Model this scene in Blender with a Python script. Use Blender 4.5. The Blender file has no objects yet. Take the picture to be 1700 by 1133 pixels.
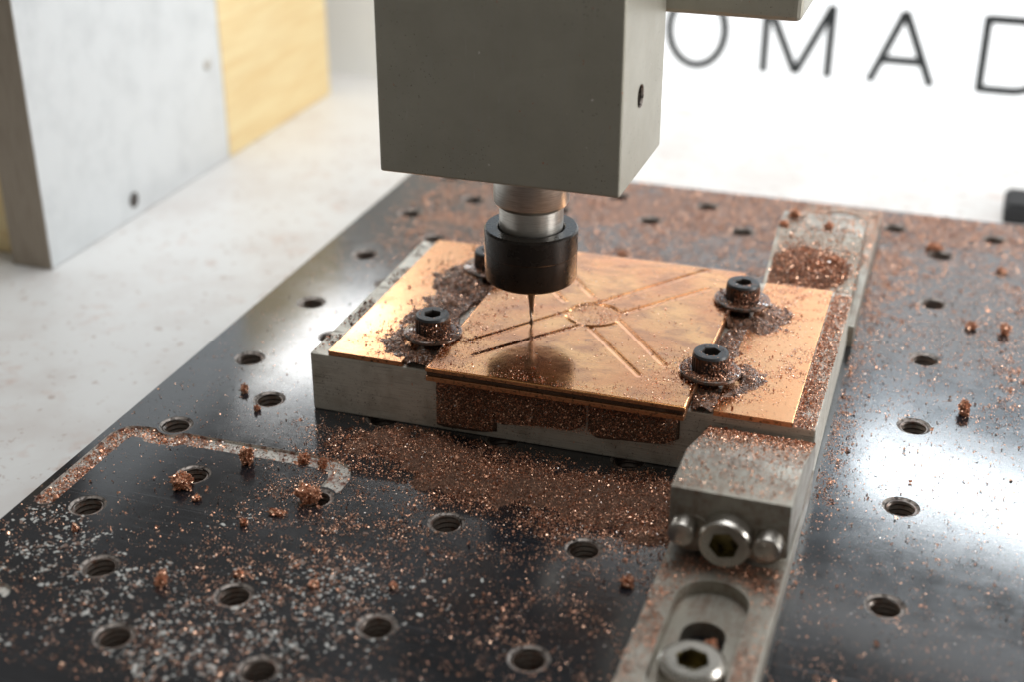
import bpy, bmesh, math, random
import numpy as np
from mathutils import Matrix, Vector, geometry, noise as mnoise

sc = bpy.context.scene
sc.unit_settings.scale_length = 0.01          # everything below is in centimetres
col = sc.collection
rng = np.random.default_rng(7)
random.seed(7)

# ---------------------------------------------------------------- camera
cd = bpy.data.cameras.new('camera'); cam = bpy.data.objects.new('camera', cd); col.objects.link(cam)
RX, RY, RZ = (0.948, 0.317, 0.001), (0.142, -0.421, -0.896), (-0.284, 0.850, -0.444)
xv = Vector((0.9484, 0.3172, 0.0008)).normalized(); fw = Vector((-0.2837, 0.8499, -0.4440)).normalized()
xv = (xv - fw * xv.dot(fw)).normalized(); up = xv.cross(fw)
cam.matrix_world = Matrix(((xv.x, up.x, -fw.x, 12.628), (xv.y, up.y, -fw.y, -16.178), (xv.z, up.z, -fw.z, 13.782), (0, 0, 0, 1)))
cd.sensor_width = 36; cd.lens = 2338.8 / 1700 * 36
cd.clip_start = 1; cd.clip_end = 500
cd.dof.use_dof = True; cd.dof.focus_distance = 26.3; cd.dof.aperture_fstop = 0.125
sc.camera = cam

# ---------------------------------------------------------------- world, lamps, exposure
w = bpy.data.worlds.new('World'); sc.world = w; w.use_nodes = True
bg = w.node_tree.nodes['Background']; bg.inputs[0].default_value = (1.0, 0.95, 0.86, 1); bg.inputs[1].default_value = 0.15
sc.view_settings.view_transform = 'Standard'; sc.view_settings.look = 'None'
sc.view_settings.exposure = 0.14; sc.view_settings.gamma = 1.0

def area(name, loc, target, sx, sy, radiance, colr):
    l = bpy.data.lights.new(name, 'AREA'); l.shape = 'RECTANGLE'; l.size = sx; l.size_y = sy
    l.energy = radiance * math.pi * sx * sy; l.color = colr
    o = bpy.data.objects.new(name, l); col.objects.link(o); o.location = loc
    o.rotation_euler = (Vector(target) - Vector(loc)).to_track_quat('-Z', 'Y').to_euler()
    return o
area('back_glow_light', (8, 44, 19), (6, 8, 0), 66, 9.5, 1.05, (0.68, 0.85, 1.0))      # unseen lamp standing in for bright surfaces mirrored in bed and copper
area('window_light', (-18, 37, 16.6), (2, 9, 1), 13, 3.4, 10.0, (1.0, 0.985, 0.96))          # window behind, to the left
area('strip_light', (30, 58, 33.3), (13, 6, 0), 44, 2.0, 32.0, (0.90, 0.96, 1.0))      # lamp tube of the machine
area('back_panel_fill', (6, 24, 15), (8, 32.3, 0), 32, 4, 3.0, (1.0, 1.0, 1.0))             # unseen lamp added to whiten the back panel
area('overhead_fill', (6, 17, 47), (5, 15, 0), 48, 26, 4.0, (0.98, 0.99, 1.0))  # soft overhead lamp added to lift the floor and other matt surfaces
area('right_side_fill', (48, 11, 8), (8, 9, 4), 18, 13, 13.0, (1.0, 0.98, 0.95))       # unseen lamp added to brighten the faces turned right

# ---------------------------------------------------------------- materials
def layered(name, base, rough, metal=0.0, layers=(), bumps=(), coat=0.0, coat_rough=0.05, spec=0.5, transm=0.0, emit=0.0):
    m = bpy.data.materials.new(name); m.use_nodes = True
    nt = m.node_tree; N = nt.nodes; L = nt.links; b = N['Principled BSDF']
    tc = N.new('ShaderNodeTexCoord')
    def vec(stretch):
        mp = N.new('ShaderNodeMapping'); mp.inputs['Scale'].default_value = stretch
        L.new(tc.outputs['Object'], mp.inputs['Vector']); return mp.outputs[0]
    def tex(kind, scale, stretch, detail=6, seed=0.0):
        if kind == 'vor':
            t = N.new('ShaderNodeTexVoronoi'); t.inputs['Scale'].default_value = scale; o = t.outputs['Distance']
        else:
            t = N.new('ShaderNodeTexNoise'); t.noise_dimensions = '4D'; t.inputs['W'].default_value = seed
            t.inputs['Scale'].default_value = scale; t.inputs['Detail'].default_value = detail
            t.inputs['Roughness'].default_value = 0.6; o = t.outputs[0]
        L.new(vec(stretch), t.inputs['Vector']); return o
    def val(v):
        n = N.new('ShaderNodeValue'); n.outputs[0].default_value = v; return n.outputs[0]
    c = N.new('ShaderNodeRGB'); c.outputs[0].default_value = (*base, 1); cs = c.outputs[0]
    rs, ms = val(rough), val(metal)
    for i, l in enumerate(layers):
        o = tex(l.get('kind', 'noise'), l['scale'], l.get('st', (1, 1, 1)), l.get('detail', 6), l.get('seed', 3.1 * i + 1))
        mr = N.new('ShaderNodeMapRange'); mr.inputs['From Min'].default_value = l['lo']; mr.inputs['From Max'].default_value = l['hi']
        mr.inputs['To Max'].default_value = l.get('amt', 1.0); L.new(o, mr.inputs['Value']); f = mr.outputs[0]
        if 'by' in l:      # multiply with a second, larger noise
            by = l['by']; o2 = tex('noise', by[0], (1, 1, 1), 3, 9.7 + i)
            m2 = N.new('ShaderNodeMapRange'); m2.inputs['From Min'].default_value = by[1]; m2.inputs['From Max'].default_value = by[2]; L.new(o2, m2.inputs['Value'])
            mu = N.new('ShaderNodeMath'); mu.operation = 'MULTIPLY'; L.new(f, mu.inputs[0]); L.new(m2.outputs[0], mu.inputs[1]); f = mu.outputs[0]
        if 'col' in l:
            mx = N.new('ShaderNodeMix'); mx.data_type = 'RGBA'; L.new(f, mx.inputs[0]); L.new(cs, mx.inputs[6]); mx.inputs[7].default_value = (*l['col'], 1); cs = mx.outputs[2]
        for key in ('rough', 'metal'):
            if key in l:
                mx = N.new('ShaderNodeMix'); L.new(f, mx.inputs[0]); L.new(rs if key == 'rough' else ms, mx.inputs[2]); mx.inputs[3].default_value = l[key]
                if key == 'rough': rs = mx.outputs[0]
                else: ms = mx.outputs[0]
    L.new(cs, b.inputs['Base Color']); L.new(rs, b.inputs['Roughness']); L.new(ms, b.inputs['Metallic'])
    nrm = None
    for i, (scale, st, strength, dist) in enumerate(bumps):
        o = tex('noise', scale, st, 5, 20 + i); bp = N.new('ShaderNodeBump'); bp.inputs['Strength'].default_value = strength; bp.inputs['Distance'].default_value = dist
        L.new(o, bp.inputs['Height'])
        if nrm: L.new(nrm, bp.inputs['Normal'])
        nrm = bp.outputs[0]
    if nrm: L.new(nrm, b.inputs['Normal'])
    b.inputs['Coat Weight'].default_value = coat; b.inputs['Coat Roughness'].default_value = coat_rough
    b.inputs['Specular IOR Level'].default_value = spec
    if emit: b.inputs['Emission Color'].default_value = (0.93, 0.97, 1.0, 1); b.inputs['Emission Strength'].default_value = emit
    if transm: b.inputs['Transmission Weight'].default_value = transm
    return m

M = {}
M['bed'] = layered('black_anodised_aluminium', (0.012, 0.013, 0.016), 0.105, 0.0, [
    dict(scale=0.5, lo=0.4, hi=0.7, col=(0.020, 0.022, 0.028), rough=0.15),
    dict(scale=5, st=(0.15, 6, 1), lo=0.55, hi=0.8, col=(0.055, 0.058, 0.066), rough=0.28, amt=0.6),
    dict(scale=1.4, lo=0.42, hi=0.68, rough=0.22, amt=0.5), dict(scale=2.2, st=(0.12, 16, 1), lo=0.60, hi=0.72, col=(0.10, 0.105, 0.115), rough=0.34, amt=0.55), dict(scale=2.0, st=(14, 0.2, 1), lo=0.66, hi=0.74, col=(0.10, 0.105, 0.115), rough=0.34, amt=0.35),
    dict(scale=40, lo=0.66, hi=0.72, col=(0.10, 0.085, 0.075), rough=0.6, by=(0.35, 0.4, 0.6)),
    ], [(6, (0.2, 9, 1), 0.05, 0.01), (60, (1, 1, 1), 0.05, 0.004)], spec=1.0)
M['worn'] = layered('worn_bare_aluminium_edge', (0.34, 0.30, 0.27), 0.45, 0.5, [dict(scale=14, lo=0.45, hi=0.6, col=(0.05, 0.04, 0.035), rough=0.6)])
M['thread'] = layered('dark_threaded_bore', (0.20, 0.17, 0.15), 0.32, 0.6, [dict(scale=12, lo=0.5, hi=0.68, col=(0.17, 0.08, 0.05), rough=0.5)])
M['groove'] = layered('milled_groove_floor', (0.62, 0.60, 0.55), 0.55, 0.1, [
    dict(scale=5, lo=0.48, hi=0.62, col=(0.26, 0.125, 0.09), rough=0.6, metal=0.2), dict(scale=22, lo=0.55, hi=0.62, col=(0.05, 0.035, 0.03), rough=0.7)], [(25, (1, 1, 1), 0.5, 0.02)])
M['alu'] = layered('machined_aluminium', (0.52, 0.51, 0.48), 0.38, 0.75, [
    dict(scale=4, st=(0.35, 1, 8), lo=0.5, hi=0.72, col=(0.30, 0.28, 0.25), rough=0.5, amt=0.8),
    dict(scale=24, st=(0.5, 1, 2), lo=0.66, hi=0.7, col=(0.07, 0.05, 0.04), rough=0.6, by=(0.8, 0.4, 0.6))], [(9, (0.3, 1, 9), 0.12, 0.01)])
M['alu_dirty'] = layered('dusty_aluminium', (0.50, 0.49, 0.46), 0.42, 0.7, [
    dict(scale=9, lo=0.46, hi=0.6, col=(0.10, 0.065, 0.05), rough=0.6, metal=0.3, by=(0.6, 0.35, 0.55)),
    dict(scale=45, lo=0.56, hi=0.64, col=(0.07, 0.045, 0.035), rough=0.6, metal=0.3)], [(40, (1, 1, 1), 0.25, 0.01)])
M['block'] = layered('sawn_aluminium_block', (0.64, 0.62, 0.55), 0.45, 0.3, [
    dict(scale=5, st=(0.25, 1, 9), lo=0.5, hi=0.7, col=(0.34, 0.32, 0.28), rough=0.5, amt=0.5),
    dict(scale=30, st=(0.35, 0.35, 1.6), lo=0.63, hi=0.68, col=(0.04, 0.03, 0.025), rough=0.6, by=(0.9, 0.45, 0.6)),
    dict(scale=2.2, lo=0.48, hi=0.68, col=(0.38, 0.34, 0.28), rough=0.52, amt=0.7), dict(scale=28, st=(1, 1, 1), lo=0.60, hi=0.64, col=(0.06, 0.04, 0.03), rough=0.6, by=(0.8, 0.4, 0.56)), dict(scale=4, st=(0.35, 1, 16), lo=0.58, hi=0.66, col=(0.14, 0.12, 0.10), rough=0.6, amt=0.8), dict(scale=3, st=(0.2, 1, 22), lo=0.56, hi=0.70, col=(0.78, 0.76, 0.70), rough=0.36, amt=0.6)], [(8, (0.2, 1, 10), 0.15, 0.01)])
M['housing'] = layered('bead_blasted_aluminium', (0.44, 0.42, 0.355), 0.44, 0.4, [
    dict(scale=1.2, lo=0.4, hi=0.7, col=(0.39, 0.37, 0.31), rough=0.48),
    dict(scale=3, st=(6, 6, 0.5), lo=0.5, hi=0.75, col=(0.42, 0.41, 0.38), amt=0.5),
    dict(scale=24, lo=0.63, hi=0.66, col=(0.10, 0.085, 0.07), rough=0.7, by=(0.7, 0.42, 0.6)), dict(scale=1.6, st=(1, 1, 2.5), lo=0.55, hi=0.72, col=(0.36, 0.34, 0.285), amt=0.35), dict(scale=5, st=(3, 3, 0.3), lo=0.62, hi=0.70, col=(0.5, 0.49, 0.46), amt=0.5, by=(0.5, 0.45, 0.6)),
    dict(scale=13, lo=0.675, hi=0.70, col=(0.5, 0.17, 0.10), rough=0.5), dict(scale=9, lo=0.70, hi=0.72, col=(0.75, 0.73, 0.70), rough=0.5)], [(70, (1, 1, 1), 0.12, 0.006), (2.5, (1, 1, 1), 0.05, 0.05)])
M['clamp'] = layered('clamp_steel', (0.38, 0.36, 0.31), 0.40, 0.7, [
    dict(scale=4, st=(1, 0.5, 1), lo=0.42, hi=0.66, col=(0.21, 0.155, 0.12), rough=0.5, amt=0.85), dict(scale=4, st=(12, 0.3, 1), lo=0.5, hi=0.7, col=(0.48, 0.46, 0.42), amt=0.5),
    dict(scale=11, lo=0.6, hi=0.7, col=(0.24, 0.13, 0.085), rough=0.5, amt=0.8)], [(30, (1, 1, 1), 0.12, 0.008)])
M['steel'] = layered('stainless_steel', (0.56, 0.54, 0.50), 0.26, 1.0, [dict(scale=2.2, lo=0.4, hi=0.7, col=(0.44, 0.41, 0.37), rough=0.36)], [(30, (1, 1, 6), 0.06, 0.004)])
M['shaft'] = layered('turned_steel', (0.62, 0.60, 0.56), 0.28, 0.85, [dict(scale=5, st=(0.6, 0.6, 10), lo=0.42, hi=0.66, col=(0.44, 0.42, 0.38), rough=0.36)], [(7, (0.4, 0.4, 14), 0.10, 0.008)])
M['nut'] = layered('black_oxide_steel', (0.024, 0.019, 0.016), 0.27, 0.4, [dict(scale=3, lo=0.45, hi=0.7, col=(0.040, 0.031, 0.025), rough=0.34)], [(40, (1, 1, 5), 0.04, 0.004)])
M['carbide'] = layered('carbide', (0.32, 0.31, 0.30), 0.28, 1.0)
M['screw'] = layered('black_oxide_screw', (0.026, 0.026, 0.027), 0.42, 0.5, [
    dict(scale=16, lo=0.44, hi=0.58, col=(0.16, 0.075, 0.042), rough=0.45, metal=0.6, by=(2.2, 0.36, 0.54))], [(40, (1, 1, 1), 0.15, 0.008)])
M['screw_top'] = layered('black_oxide_screw_face', (0.055, 0.057, 0.06), 0.42, 0.4, [dict(scale=20, lo=0.6, hi=0.66, col=(0.2, 0.1, 0.07), rough=0.45, amt=0.7)], [(40, (1, 1, 1), 0.12, 0.006)])
M['washer'] = layered('oily_washer', (0.06, 0.045, 0.035), 0.22, 0.5, [dict(scale=8, lo=0.44, hi=0.58, col=(0.16, 0.075, 0.045), rough=0.4)], [(22, (1, 1, 1), 0.35, 0.02)], coat=0.6)
M['copper'] = layered('copper_clad_sheet', (0.87, 0.44, 0.21), 0.22, 1.0, [
    dict(scale=1.3, lo=0.42, hi=0.66, col=(0.80, 0.36, 0.16), rough=0.30),
    dict(scale=9, st=(0.2, 3, 1), lo=0.5, hi=0.75, col=(0.90, 0.50, 0.28), rough=0.30, amt=0.7),
    dict(scale=26, lo=0.64, hi=0.68, col=(0.13, 0.06, 0.035), rough=0.5, by=(0.9, 0.42, 0.6))], [(4, (0.5, 3, 1), 0.03, 0.02)])
M['wet_copper'] = layered('coolant_wet_copper', (0.71, 0.29, 0.11), 0.20, 1.0, [
    dict(scale=0.8, lo=0.40, hi=0.62, col=(0.85, 0.42, 0.16), rough=0.17),
    dict(scale=1.5, st=(1, 1.6, 1), lo=0.47, hi=0.66, col=(0.46, 0.19, 0.085), rough=0.16, amt=0.85),
    dict(scale=5.5, lo=0.60, hi=0.66, col=(0.20, 0.12, 0.09), rough=0.35, amt=0.6, by=(0.7, 0.45, 0.6)),
    dict(scale=30, lo=0.66, hi=0.70, col=(0.16, 0.07, 0.04), rough=0.4)], [(1.3, (1, 1, 1), 0.12, 0.08), (7, (1, 1, 1), 0.10, 0.02)], coat=0.35, coat_rough=0.05)
M['copper_edge'] = layered('dirty_copper_edge', (0.66, 0.32, 0.16), 0.32, 0.9, [dict(scale=16, lo=0.52, hi=0.66, col=(0.10, 0.06, 0.035), rough=0.55)], [(20, (1, 1, 1), 0.4, 0.02)])
M['dust'] = layered('caked_copper_dust', (0.17, 0.092, 0.062), 0.5, 0.35, [
    dict(scale=30, lo=0.50, hi=0.60, col=(0.34, 0.195, 0.13), rough=0.38, metal=0.6), dict(scale=14, lo=0.60, hi=0.70, col=(0.07, 0.042, 0.03), rough=0.6)],
    [(34, (1, 1, 1), 0.9, 0.05)])
M['crust'] = layered('dark_caked_dust', (0.14, 0.088, 0.06), 0.5, 0.3, [
    dict(scale=42, lo=0.56, hi=0.64, col=(0.34, 0.20, 0.13), rough=0.35, metal=0.7)], [(40, (1, 1, 1), 0.9, 0.05)])
M['sludge'] = layered('wet_copper_sludge', (0.13, 0.066, 0.042), 0.26, 0.4, [
    dict(scale=9, lo=0.46, hi=0.6, col=(0.32, 0.17, 0.105), rough=0.36, metal=0.5), dict(scale=18, lo=0.56, hi=0.66, col=(0.035, 0.022, 0.017), rough=0.2)],
    [(16, (1, 1, 1), 0.6, 0.05), (38, (1, 1, 1), 1.0, 0.04)], coat=0.35, coat_rough=0.06)
M['chip_a'] = layered('copper_chip_bright', (0.96, 0.60, 0.42), 0.22, 0.9)
M['chip_b'] = layered('copper_chip', (0.80, 0.42, 0.27), 0.40, 0.7)
M['chip_c'] = layered('copper_chip_dark', (0.40, 0.19, 0.12), 0.5, 0.65)
M['chip_d'] = layered('pale_metal_chip', (0.66, 0.58, 0.54), 0.32, 0.9)
M['flake'] = layered('dried_grey_residue', (0.48, 0.48, 0.455), 0.6, 0.2)
M['flake_b'] = layered('dried_brown_residue', (0.20, 0.13, 0.10), 0.6, 0.3)
M['clump'] = layered('copper_clump_core', (0.55, 0.26, 0.15), 0.5, 0.5, [dict(scale=30, lo=0.5, hi=0.62, col=(0.12, 0.05, 0.03), rough=0.6)], [(40, (1, 1, 1), 0.9, 0.04)])
M['floor'] = layered('white_machine_floor', (0.71, 0.705, 0.69), 0.42, 0.0, [
    dict(scale=0.55, lo=0.46, hi=0.66, col=(0.62, 0.585, 0.56), amt=0.75), dict(scale=1.6, lo=0.56, hi=0.68, col=(0.56, 0.42, 0.36), amt=0.55, by=(0.25, 0.42, 0.6)),
    dict(scale=4, lo=0.60, hi=0.65, col=(0.40, 0.30, 0.25), amt=0.6)], [(14, (1, 1, 1), 0.05, 0.02)])
M['wall'] = layered('white_painted_wall', (0.86, 0.87, 0.85), 0.5, 0.0, [dict(scale=0.3, lo=0.4, hi=0.7, col=(0.82, 0.83, 0.82))])
M['sign'] = layered('white_acrylic', (0.86, 0.87, 0.88), 0.25, 0.0, [dict(scale=0.3, lo=0.4, hi=0.7, col=(0.83, 0.845, 0.86))], emit=0.55)      # emission added to keep the panel whiter than the floor
M['letter'] = layered('black_print', (0.022, 0.026, 0.028), 0.4, 0.0)
M['upright'] = layered('brushed_upright_aluminium', (0.70, 0.72, 0.73), 0.48, 0.25, [
    dict(scale=0.9, lo=0.45, hi=0.7, col=(0.61, 0.63, 0.64)), dict(scale=2, st=(1, 8, 0.4), lo=0.5, hi=0.7, col=(0.75, 0.76, 0.76), amt=0.5)], [(3, (1, 8, 0.5), 0.05, 0.02)])
M['upright_end'] = layered('upright_end_reflection', (0.40, 0.345, 0.28), 0.55, 0.5, [dict(scale=2, st=(8, 1, 0.5), lo=0.45, hi=0.7, col=(0.30, 0.25, 0.20))])  # same aluminium, its dark tan reflection put into the end face colour
M['bamboo'] = layered('bamboo_plywood', (0.84, 0.68, 0.38), 0.5, 0.0, [
    dict(scale=1.1, st=(1, 0.25, 2.6), lo=0.42, hi=0.62, col=(0.78, 0.58, 0.29)), dict(scale=6, st=(1, 0.15, 5), lo=0.55, hi=0.75, col=(0.55, 0.34, 0.15), amt=0.6)], [(6, (1, 0.2, 5), 0.08, 0.02)])
M['dark_hole'] = layered('dark_recess', (0.05, 0.04, 0.035), 0.5)
M['rubber'] = layered('black_rubber', (0.02, 0.021, 0.023), 0.8, 0.0, [dict(scale=8, lo=0.5, hi=0.7, col=(0.05, 0.048, 0.046))], [(30, (1, 1, 1), 0.2, 0.01)])

# ---------------------------------------------------------------- helpers
def tag(o, label=None, cat=None, group=None, kind=None):
    if label: o['label'] = label
    if cat: o['category'] = cat
    if group: o['group'] = group
    if kind: o['kind'] = kind
    return o

def thing(name, loc, label, cat, group=None):
    o = bpy.data.objects.new(name, None); col.objects.link(o); o.location = loc; o.empty_display_size = 0.3
    return tag(o, label, cat, group)

def link(name, me, mats, parent=None, loc=(0, 0, 0)):
    if not isinstance(mats, (list, tuple)): mats = [mats]
    for m in mats:
        if len(me.materials) < len(mats): me.materials.append(m)
    o = bpy.data.objects.new(name, me); col.objects.link(o)
    if parent is not None: o.parent = parent
    o.location = loc
    return o

def mesh(name, V, F, smooth=False, mi=None):
    me = bpy.data.meshes.new(name); me.from_pydata([tuple(map(float, v)) for v in V], [], [tuple(map(int, f)) for f in F])
    if mi is not None: me.polygons.foreach_set('material_index', np.asarray(mi, np.int32))
    if smooth: me.polygons.foreach_set('use_smooth', np.ones(len(me.polygons), bool))
    me.update(); return me

def fast_mesh(name, V, F, mi=None, smooth=False):            # V (n,3) and F (m,k): same number of corners everywhere
    me = bpy.data.meshes.new(name); V = np.asarray(V, np.float32); F = np.asarray(F, np.int32); k = F.shape[1]
    me.vertices.add(len(V)); me.vertices.foreach_set('co', V.ravel())
    me.loops.add(F.size); me.loops.foreach_set('vertex_index', F.ravel())
    me.polygons.add(len(F)); me.polygons.foreach_set('loop_start', np.arange(0, F.size, k, dtype=np.int32))
    if mi is not None: me.polygons.foreach_set('material_index', np.asarray(mi, np.int32))
    if smooth: me.polygons.foreach_set('use_smooth', np.ones(len(F), bool))
    me.update(calc_edges=True); me.validate(); return me

def bm_mesh(name, bm, smooth_angle=None):
    me = bpy.data.meshes.new(name); bmesh.ops.recalc_face_normals(bm, faces=bm.faces[:]); bm.to_mesh(me); bm.free()
    if smooth_angle:
        me.polygons.foreach_set('use_smooth', np.ones(len(me.polygons), bool)); me.set_sharp_from_angle(angle=math.radians(smooth_angle))
    return me

def box_mesh(name, x0, x1, y0, y1, z0, z1, bev=0.0, seg=2):
    bm = bmesh.new(); bmesh.ops.create_cube(bm, size=1)
    for v in bm.verts: v.co = ((x0 + x1) / 2 + v.co.x * (x1 - x0), (y0 + y1) / 2 + v.co.y * (y1 - y0), (z0 + z1) / 2 + v.co.z * (z1 - z0))
    if bev: bmesh.ops.bevel(bm, geom=bm.edges[:], offset=bev, segments=seg, profile=0.6, affect='EDGES')
    return bm_mesh(name, bm)

def lathe(profile, n=48, cap0=False, cap1=False):
    V, F = [], []
    for r, z in profile:
        for i in range(n):
            a = 2 * math.pi * i / n; V.append((r * math.cos(a), r * math.sin(a), z))
    for j in range(len(profile) - 1):
        for i in range(n):
            k = (i + 1) % n; F.append((j * n + i, j * n + k, (j + 1) * n + k, (j + 1) * n + i))
    if cap0: F.append(tuple(range(n))[::-1])
    if cap1: F.append(tuple(range((len(profile) - 1) * n, len(profile) * n)))
    return V, F

def lathe_mesh(name, profile, n=48, cap0=False, cap1=False, angle=35):
    V, F = lathe(profile, n, cap0, cap1); me = mesh(name, V, F, True); me.set_sharp_from_angle(angle=math.radians(angle)); return me

def cap_screw(name, R, H, hexr, depth, n=48, knurl=0.0, dome=0.0):
    """socket head: side with knurling, chamfered rim, annular face, hexagon socket. material 0 side, 1 top, 2 socket"""
    V, F, mi = [], [], []
    prof = [(R, 0.0), (R, H * 0.78), (R * 0.985, H * 0.86), (R * 0.93, H * (0.99 - dome * 0.4)), (R * 0.80, H)]
    for j, (r, z) in enumerate(prof):
        for i in range(n):
            rr = r - (knurl if (i % 2 and j < 2) else 0); a = 2 * math.pi * i / n
            V.append((rr * math.cos(a), rr * math.sin(a), z))
    def hexring(s, z):
        for i in range(n):
            a = 2 * math.pi * i / n; k = (a + math.pi / 6) % (math.pi / 3) - math.pi / 6
            r = s * math.cos(math.pi / 6) / math.cos(k); V.append((r * math.cos(a), r * math.sin(a), z))
    hexring(hexr * 1.06, H - 0.002); hexring(hexr, H - 0.03); hexring(hexr, H - depth)
    for j in range(len(prof) + 2):
        for i in range(n):
            k = (i + 1) % n; F.append((j * n + i, j * n + k, (j + 1) * n + k, (j + 1) * n + i))
            mi.append(0 if j < 2 else (1 if j < 5 else 2))
    b = (len(prof) + 2) * n; F.append(tuple(range(b, b + n))); mi.append(2)
    return mesh(name, V, F, False, mi)

def sdf_seg(px, py, a, b):
    ax, ay = a; bx, by = b; dx, dy = bx - ax, by - ay
    t = np.clip(((px - ax) * dx + (py - ay) * dy) / (dx * dx + dy * dy + 1e-9), 0, 1)
    return np.hypot(px - ax - t * dx, py - ay - t * dy)

def contours(fn, x0, x1, y0, y1, res):
    """closed outlines of fn < 0 by marching squares"""
    xs = np.arange(x0, x1 + res, res); ys = np.arange(y0, y1 + res, res)
    X, Y = np.meshgrid(xs, ys, indexing='ij'); S = fn(X, Y)
    nxt, pts = {}, {}
    def ep(i, j, k, l):
        key = (i, j, k, l) if (i, j) < (k, l) else (k, l, i, j)
        if key not in pts:
            a, b = S[i, j], S[k, l]; t = a / (a - b)
            pts[key] = (xs[i] + (xs[k] - xs[i]) * t, ys[j] + (ys[l] - ys[j]) * t)
        return key
    for i in range(len(xs) - 1):
        for j in range(len(ys) - 1):
            c = [(i, j), (i + 1, j), (i + 1, j + 1), (i, j + 1)]; s = [S[p] < 0 for p in c]
            if all(s) or not any(s): continue
            outs, ins = [], []
            for k in range(4):
                a, b = k, (k + 1) % 4
                if s[a] and not s[b]: outs.append(ep(*c[a], *c[b]))
                if not s[a] and s[b]: ins.append(ep(*c[a], *c[b]))
            for o, n_ in zip(outs, ins): nxt[o] = n_
    loops = []
    while nxt:
        k0 = next(iter(nxt)); lp = []; k = k0
        while k in nxt:
            lp.append(pts[k]); k = nxt.pop(k)
        if len(lp) > 6: loops.append(lp)
    return loops

def circle(cx, cy, r, n=32):
    return [(cx + r * math.cos(2 * math.pi * i / n), cy + r * math.sin(2 * math.pi * i / n)) for i in range(n)]

def triangulate(loops, keep):
    pts, edges = [], []
    for lp in loops:
        b = len(pts); pts += [Vector(p) for p in lp]; edges += [(b + i, b + (i + 1) % len(lp)) for i in range(len(lp))]
    v, e, f, *_ = geometry.delaunay_2d_cdt(pts, edges, [], 0, 1e-5)
    c = np.array([[sum(v[i][0] for i in t) / 3, sum(v[i][1] for i in t) / 3] for t in f])
    k = keep(c[:, 0], c[:, 1])
    F = []
    for t, q in zip(f, k):
        if q:
            a, b, d = (v[i] for i in t)
            F.append(t if (b[0] - a[0]) * (d[1] - a[1]) - (b[1] - a[1]) * (d[0] - a[0]) > 0 else t[::-1])
    return [(p[0], p[1]) for p in v], F

def vnoise(x, y, scale, seed=0):
    """value noise in 0..1"""
    x = np.asarray(x) * scale + seed * 17.13; y = np.asarray(y) * scale + seed * 7.77
    xi, yi = np.floor(x).astype(np.int64), np.floor(y).astype(np.int64); fx, fy = x - xi, y - yi
    fx = fx * fx * (3 - 2 * fx); fy = fy * fy * (3 - 2 * fy)
    def h(a, b):
        n = (a * 374761393 + b * 668265263 + seed * 1442695) & 0x7fffffff
        n = ((n ^ (n >> 13)) * 1274126177) & 0x7fffffff
        return ((n ^ (n >> 16)) & 0xffff) / 65535.0
    return (h(xi, yi) * (1 - fx) + h(xi + 1, yi) * fx) * (1 - fy) + (h(xi, yi + 1) * (1 - fx) + h(xi + 1, yi + 1) * fx) * fy

def fbm(x, y, scale, seed=0, oct=4):
    s = 0; a = 0.5; t = 0
    for k in range(oct):
        s = s + a * vnoise(x, y, scale * 2 ** k, seed + k); t += a; a *= 0.55
    return s / t

def sst(x, a, b):
    t = np.clip((x - a) / (b - a), 0, 1); return t * t * (3 - 2 * t)

def shards(name, P, size, mats, weights, flat=0.0, parent=None, loc=(0, 0, 0), seed=1, curl=1.0):
    """bent slivers of swarf, one per row of P; one mesh"""
    r = np.random.default_rng(seed); n = len(P); P = np.asarray(P, float) - np.asarray(loc)
    s = size * np.exp(r.normal(0, 0.42, n)); w = s * r.uniform(0.35, 0.8, n); bend = s * r.uniform(0.1, 0.5, n) * curl
    base = np.zeros((n, 6, 3))
    for q, (u, v, b) in enumerate(((-.5, -.5, 0), (-.5, .5, 0), (0, -.5, 1), (0, .5, 1), (.5, -.5, 0), (.5, .5, 0))):
        base[:, q, 0] = u * s; base[:, q, 1] = v * w; base[:, q, 2] = b * bend
    base[:, 4:, 1] *= r.uniform(0.2, 1.1, (n, 1))
    ax = r.normal(size=(n, 3)); ax[:, 2] *= 0.6
    ax /= np.linalg.norm(ax, axis=1)[:, None]; ang = r.uniform(-1, 1, n) * math.pi * (1 - flat)
    K = np.zeros((n, 3, 3)); K[:, 0, 1] = -ax[:, 2]; K[:, 0, 2] = ax[:, 1]; K[:, 1, 0] = ax[:, 2]; K[:, 1, 2] = -ax[:, 0]; K[:, 2, 0] = -ax[:, 1]; K[:, 2, 1] = ax[:, 0]
    R = np.eye(3) + np.sin(ang)[:, None, None] * K + (1 - np.cos(ang))[:, None, None] * (K @ K)
    yaw = r.uniform(0, 2 * math.pi, n); Z = np.zeros((n, 3, 3)); Z[:, 0, 0] = np.cos(yaw); Z[:, 0, 1] = -np.sin(yaw); Z[:, 1, 0] = np.sin(yaw); Z[:, 1, 1] = np.cos(yaw); Z[:, 2, 2] = 1
    V = np.einsum('nij,nkj->nki', R @ Z, base)
    V[:, :, 2] += -V[:, :, 2].min(axis=1)[:, None] + 0.001       # rest on the surface
    V += P[:, None, :]
    idx = (np.arange(n) * 6)[:, None]
    F = np.concatenate([idx + [0, 2, 3, 1], idx + [2, 4, 5, 3]], axis=1).reshape(-1, 4)
    mi = np.repeat(r.choice(len(mats), n, p=np.array(weights) / sum(weights)), 2)
    me = fast_mesh(name, V.reshape(-1, 3), F, mi)
    return link(name, me, mats, parent, loc)

CH = [M['chip_a'], M['chip_b'], M['chip_c'], M['chip_d']]

def scatter(n, x0, x1, y0, y1, dens, seed):
    """rejection-sample n candidates against dens(x, y) in 0..1"""
    r = np.random.default_rng(seed); x = r.uniform(x0, x1, n); y = r.uniform(y0, y1, n)
    k = r.uniform(size=n) < dens(x, y); return x[k], y[k]

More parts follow.
